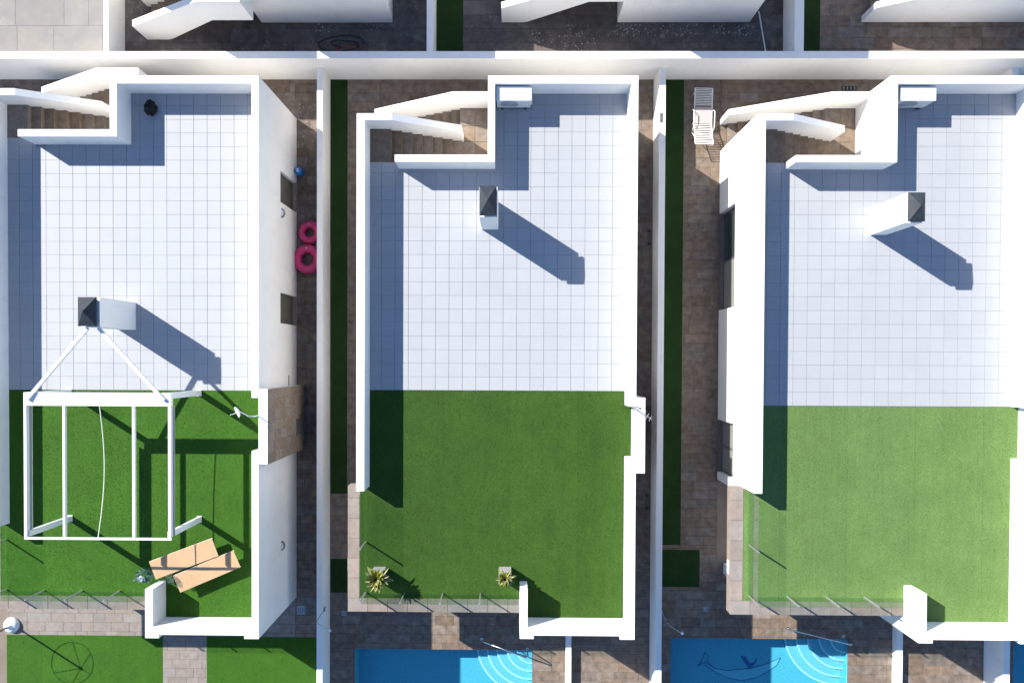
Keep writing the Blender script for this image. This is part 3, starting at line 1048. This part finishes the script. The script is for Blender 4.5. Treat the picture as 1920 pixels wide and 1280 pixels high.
ring(581, 436, .27, .12, .13, -.08, 'smaller pink inflatable ring, nearer the blue canister')
ring(577, 486, .35, .15, .16, -.08, 'larger pink inflatable ring, farther from the blue canister')
c = at(561, 322, .2)
cn = tag(empty('canister', (c.x, c.y, 0)), 'blue plastic canister in the shaded passage beside the left house', 'canister')
b = MB().lathe((c.x, c.y, 0), [(.12, .0), (.135, .03), (.135, .30), (.12, .36), (.06, .40), (.045, .40)], 20).build('body', 'blue', cn, smooth=True)
MB().lathe((c.x, c.y, .40), [(.05, 0), (.05, .04), (.045, .045)], 16).build('cap', 'ac', cn)
MB().tube([(c.x - .09, c.y, .36), (c.x - .07, c.y, .45), (c.x + .07, c.y, .45), (c.x + .09, c.y, .36)], .012, 6).build('handle', 'blue', cn)

# ------------------------------------------------------------------ bare parasol frame, lower left
c = at(20, 1172, .1)
pf = tag(empty('parasol', (c.x, c.y, 0)), 'bare parasol pole in a white round base at the lower left edge', 'parasol')
MB().lathe((c.x, c.y, 0), [(.26, .012), (.27, .05), (.24, .13), (.16, .19), (.05, .22), (.05, .34)], 32).build('base', 'ac', pf, smooth=True)
MB().tube([(c.x, c.y, .2), (c.x, c.y, 2.12)], .032, 10).build('pole', 'step', pf)
MB().lathe((c.x, c.y, 2.06), [(.05, 0), (.05, .07), (.02, .1)], 12).build('hub', 'step', pf)
for k in range(6):
    a = .5 + k * math.pi / 3
    d = Vector((math.cos(a), math.sin(a), 0))
    rb = MB().tube([Vector((c.x, c.y, 2.09)), Vector((c.x, c.y, 1.84)) + d * .72], .009, 5).build('rib', 'alu', pf)
n = 48
MB().tube([(c.x + .72 * math.cos(2 * math.pi * k / n), c.y + .72 * math.sin(2 * math.pi * k / n), 1.84) for k in range(n)], .009, 5, closed=True).build('hoop', 'alu', pf)

# ------------------------------------------------------------------ aerials on the bay walls
p = at(484, 779, ZP)
a = tag(empty('dish_aerial', (p.x, p.y, ZP)), 'small white dish aerial on an arm above the stone bay of the left house', 'aerial')
q = at(446, 772, ZP + .75)
MB().tube([(p.x - .02, p.y, ZP), (p.x - .02, p.y, ZP + .3), (p.x - .15, p.y + .02, ZP + .45), (q.x + .06, q.y, ZP + .72)], .018, 8).build('arm', 'alu', a)
nrm = Vector((-.8, -.35, .5)).normalized()
u = nrm.cross(Vector((0, 0, 1))).normalized(); v = u.cross(nrm)
mb = MB()
prof = [(.8 * a_, b_) for a_, b_ in [(.0, -.05), (.08, -.042), (.15, -.015), (.2, .02), (.2, .028), (.15, -.005), (.08, -.032), (.0, -.04)]]
n = 20
vs = [q + (u * math.cos(2 * math.pi * k / n) + v * math.sin(2 * math.pi * k / n)) * r + nrm * z for r, z in prof for k in range(n)]
fs = [(i * n + k, i * n + (k + 1) % n, (i + 1) * n + (k + 1) % n, (i + 1) * n + k) for i in range(len(prof) - 1) for k in range(n)]
mb.add(vs, fs).build('dish', 'ac', a, smooth=True)
MB().tube([q - v * .18, q + nrm * .22], .008, 6).build('receiver_arm', 'alu', a)
p = at(1188, 765, ZP)
a = tag(empty('rod_aerial', (p.x, p.y, ZP)), 'thin rod aerial on the bay wall of the middle house', 'aerial')
MB().tube([(p.x, p.y, ZP), (p.x, p.y, ZP + .7)], .014, 6).build('mast', 'alu_grey', a)
MB().tube([(p.x - .12, p.y + .08, ZP + .65), (p.x + .42, p.y - .28, ZP + .65)], .009, 6).build('boom', 'alu_grey', a)
for k in range(6):
    f = .1 + k * .16
    x, y = p.x - .12 + .54 * f, p.y + .08 - .36 * f
    l = .13 - .012 * k
    MB().tube([(x - l * .55, y - l, ZP + .66), (x + l * .55, y + l, ZP + .66)], .006, 5).build('element', 'alu_grey', a)
MB().prism_z([(p.x - .08, p.y + .1), (p.x + .12, p.y + .06), (p.x + .1, p.y - .02)], ZP + .6, ZP + .63).build('reflector', 'shutter', a)

# ------------------------------------------------------------------ garden showers, covers, hose


def shower(px, py, wx, sgn, label):
    p = at(px, py, .9)
    t = tag(empty('garden_shower', (wx, p.y, .6)), label, 'shower', 'garden showers')
    MB().tube([(wx, p.y, .7), (wx + sgn * .03, p.y, .72), (wx + sgn * .03, p.y - .05, 1.95), (wx + sgn * .06, p.y - .1, 2.05), (wx + sgn * .42, p.y - .32, 2.06)], .010, 8).build('riser', 'steel', t)
    MB().lathe((wx + sgn * .46, p.y - .34, 2.02), [(.05, 0), (.05, .015), (.015, .035)], 16).build('shower_head', 'steel', t)
    MB().box(min(wx, wx + sgn * .05), max(wx, wx + sgn * .05), p.y - .07, p.y + .07, .92, 1.02).build('mixer', 'steel', t)
    return t


shower(617, 1140, -6.11, 1, 'garden shower on the wall between the left and middle houses')
shower(1250, 1145, 4.95, 1, 'garden shower on the wall left of the whale pool')


def cover(px, py, w, d, m, label, z=.006):
    p = at(px, py, z)
    t = tag(MB().box(p.x - w / 2, p.x + w / 2, p.y - d / 2, p.y + d / 2, .0045, .016).build('drain_cover', m), label, 'drain', 'drain covers')
    for k in range(4):
        x = p.x - w * .36 + w * .24 * k
        MB().box(x - w * .04, x + w * .04, p.y - d * .36, p.y + d * .36, .0165, .019).build('grate_bar', 'dark' if m == 'drain' else 'shutter', t)
    return t


cover(565, 1143, .28, .28, 'drain', 'square blue grey cover on the paving beside the left house')
cover(645, 1149, .16, .16, 'drain', 'small square cover on dark paving left of the middle pool')
cover(1323, 1141, .16, .16, 'drain', 'small square cover on dark paving above the whale pool')
cover(1217, 445, .1, .5, 'dark', 'narrow dark drain slot beside the upper right of the middle house')
cover(1213, 940, .12, .5, 'dark', 'narrow dark drain slot beside the lower right of the middle house')
cover(1592, 166, .5, .14, 'dark', 'dark drain slot under the boundary wall near the right stairs')


def hose(ctr, loops, m, r, label, seed):
    rnd = random.Random(seed)
    pts = []
    n = 26
    for k in range(int(loops * n)):
        a = 2 * math.pi * k / n
        rr = .38 + .16 * math.sin(a * .37 + seed) + .06 * math.sin(a * 2.3)
        pts.append(ctr + Vector((rr * 1.35 * math.cos(a) + .02 * k / n, rr * .55 * math.sin(a), r + .012 * (k / n))))
    return tag(MB().tube(pts, r, 6).build('hose', m, smooth=True), label, 'hose')


hose(at(640, 84, ZU + .01), 1.8, 'rubber', .017, 'black hose coiled on the upper paving', 1)
hose(at(648, 90, ZU + .01) + Vector((.1, -.02, .03)), .8, 'red', .012, 'short dark red hose lying on the black coil', 4)
a, b = at(1424, 20, ZU + .1), at(1439, 97, ZU + .02)
pl = tag(empty('pole', b), 'thin white pole lying on the dark upper paving, right of the centre house', 'pole')
MB().tube([Vector((a.x, a.y, ZU + .03)), Vector((b.x, 9.7, ZU + .03))], .022, 8).build('shaft', 'ac', pl)
MB().lathe((b.x, 9.72, ZU + .006), [(.03, 0), (.03, .05), (.01, .06)], 10).build('end_cap', 'rubber', pl)

# vent on the wall, spouts
p = at(1240, 221, 1.1)
v = tag(MB().box(p.x - .05, p.x + .05, p.y - .16, p.y + .16, 1.1, 1.112).build('vent_plate', 'shutter'), 'small grey vent plate on the wall beside the slatted lounger', 'vent')
for k in range(5):
    MB().box(p.x - .04, p.x + .04, p.y - .13 + .055 * k, p.y - .1 + .055 * k, 1.1125, 1.12).build('louvre', 'frame', v)

# ------------------------------------------------------------------ plaster flakes along the foot of the walls


def flakes(name, x0, x1, y0, y1, z, n, label, seed):
    rnd = random.Random(seed)
    mb = MB()
    for _ in range(n):
        x, y = rnd.uniform(x0, x1), rnd.uniform(y0, y1)
        if math.sin(y * 5.1 + seed) + math.sin(x * 3.7) + rnd.uniform(-1, 1) < .1:
            continue
        r0 = rnd.uniform(.008, .03)
        k = 5
        a0 = rnd.uniform(0, 6)
        poly = [(x + r0 * rnd.uniform(.5, 1.2) * math.cos(a0 + 6.283 * i / k), y + r0 * rnd.uniform(.5, 1.2) * math.sin(a0 + 6.283 * i / k)) for i in range(k)]
        mb.prism_z(poly, z, z + .006)
    return tag(mb.build(name, 'planter', fix=False), label, 'debris', kind='stuff')


flakes('plaster_flakes', -7.22, -7.0, 3.2, 8.6, .003, 260, 'pale plaster flakes along the foot of the left house wall', 2)
flakes('plaster_flakes', -7.2, -6.35, 7.6, 9.3, .003, 70, 'pale plaster flakes below the boundary wall beside the left house', 3)
flakes('plaster_flakes', 3.3, 8.0, 10.55, 10.95, ZU + .003, 260, 'pale plaster flakes along the upper centre house', 4)
flakes('plaster_flakes', .6, 3.3, 9.9, 10.9, ZU + .003, 160, 'pale plaster flakes below the upper centre stairs', 5)
flakes('plaster_flakes', -7.9, -3.6, 10.7, 10.95, ZU + .003, 120, 'pale plaster flakes along the upper left house', 6)
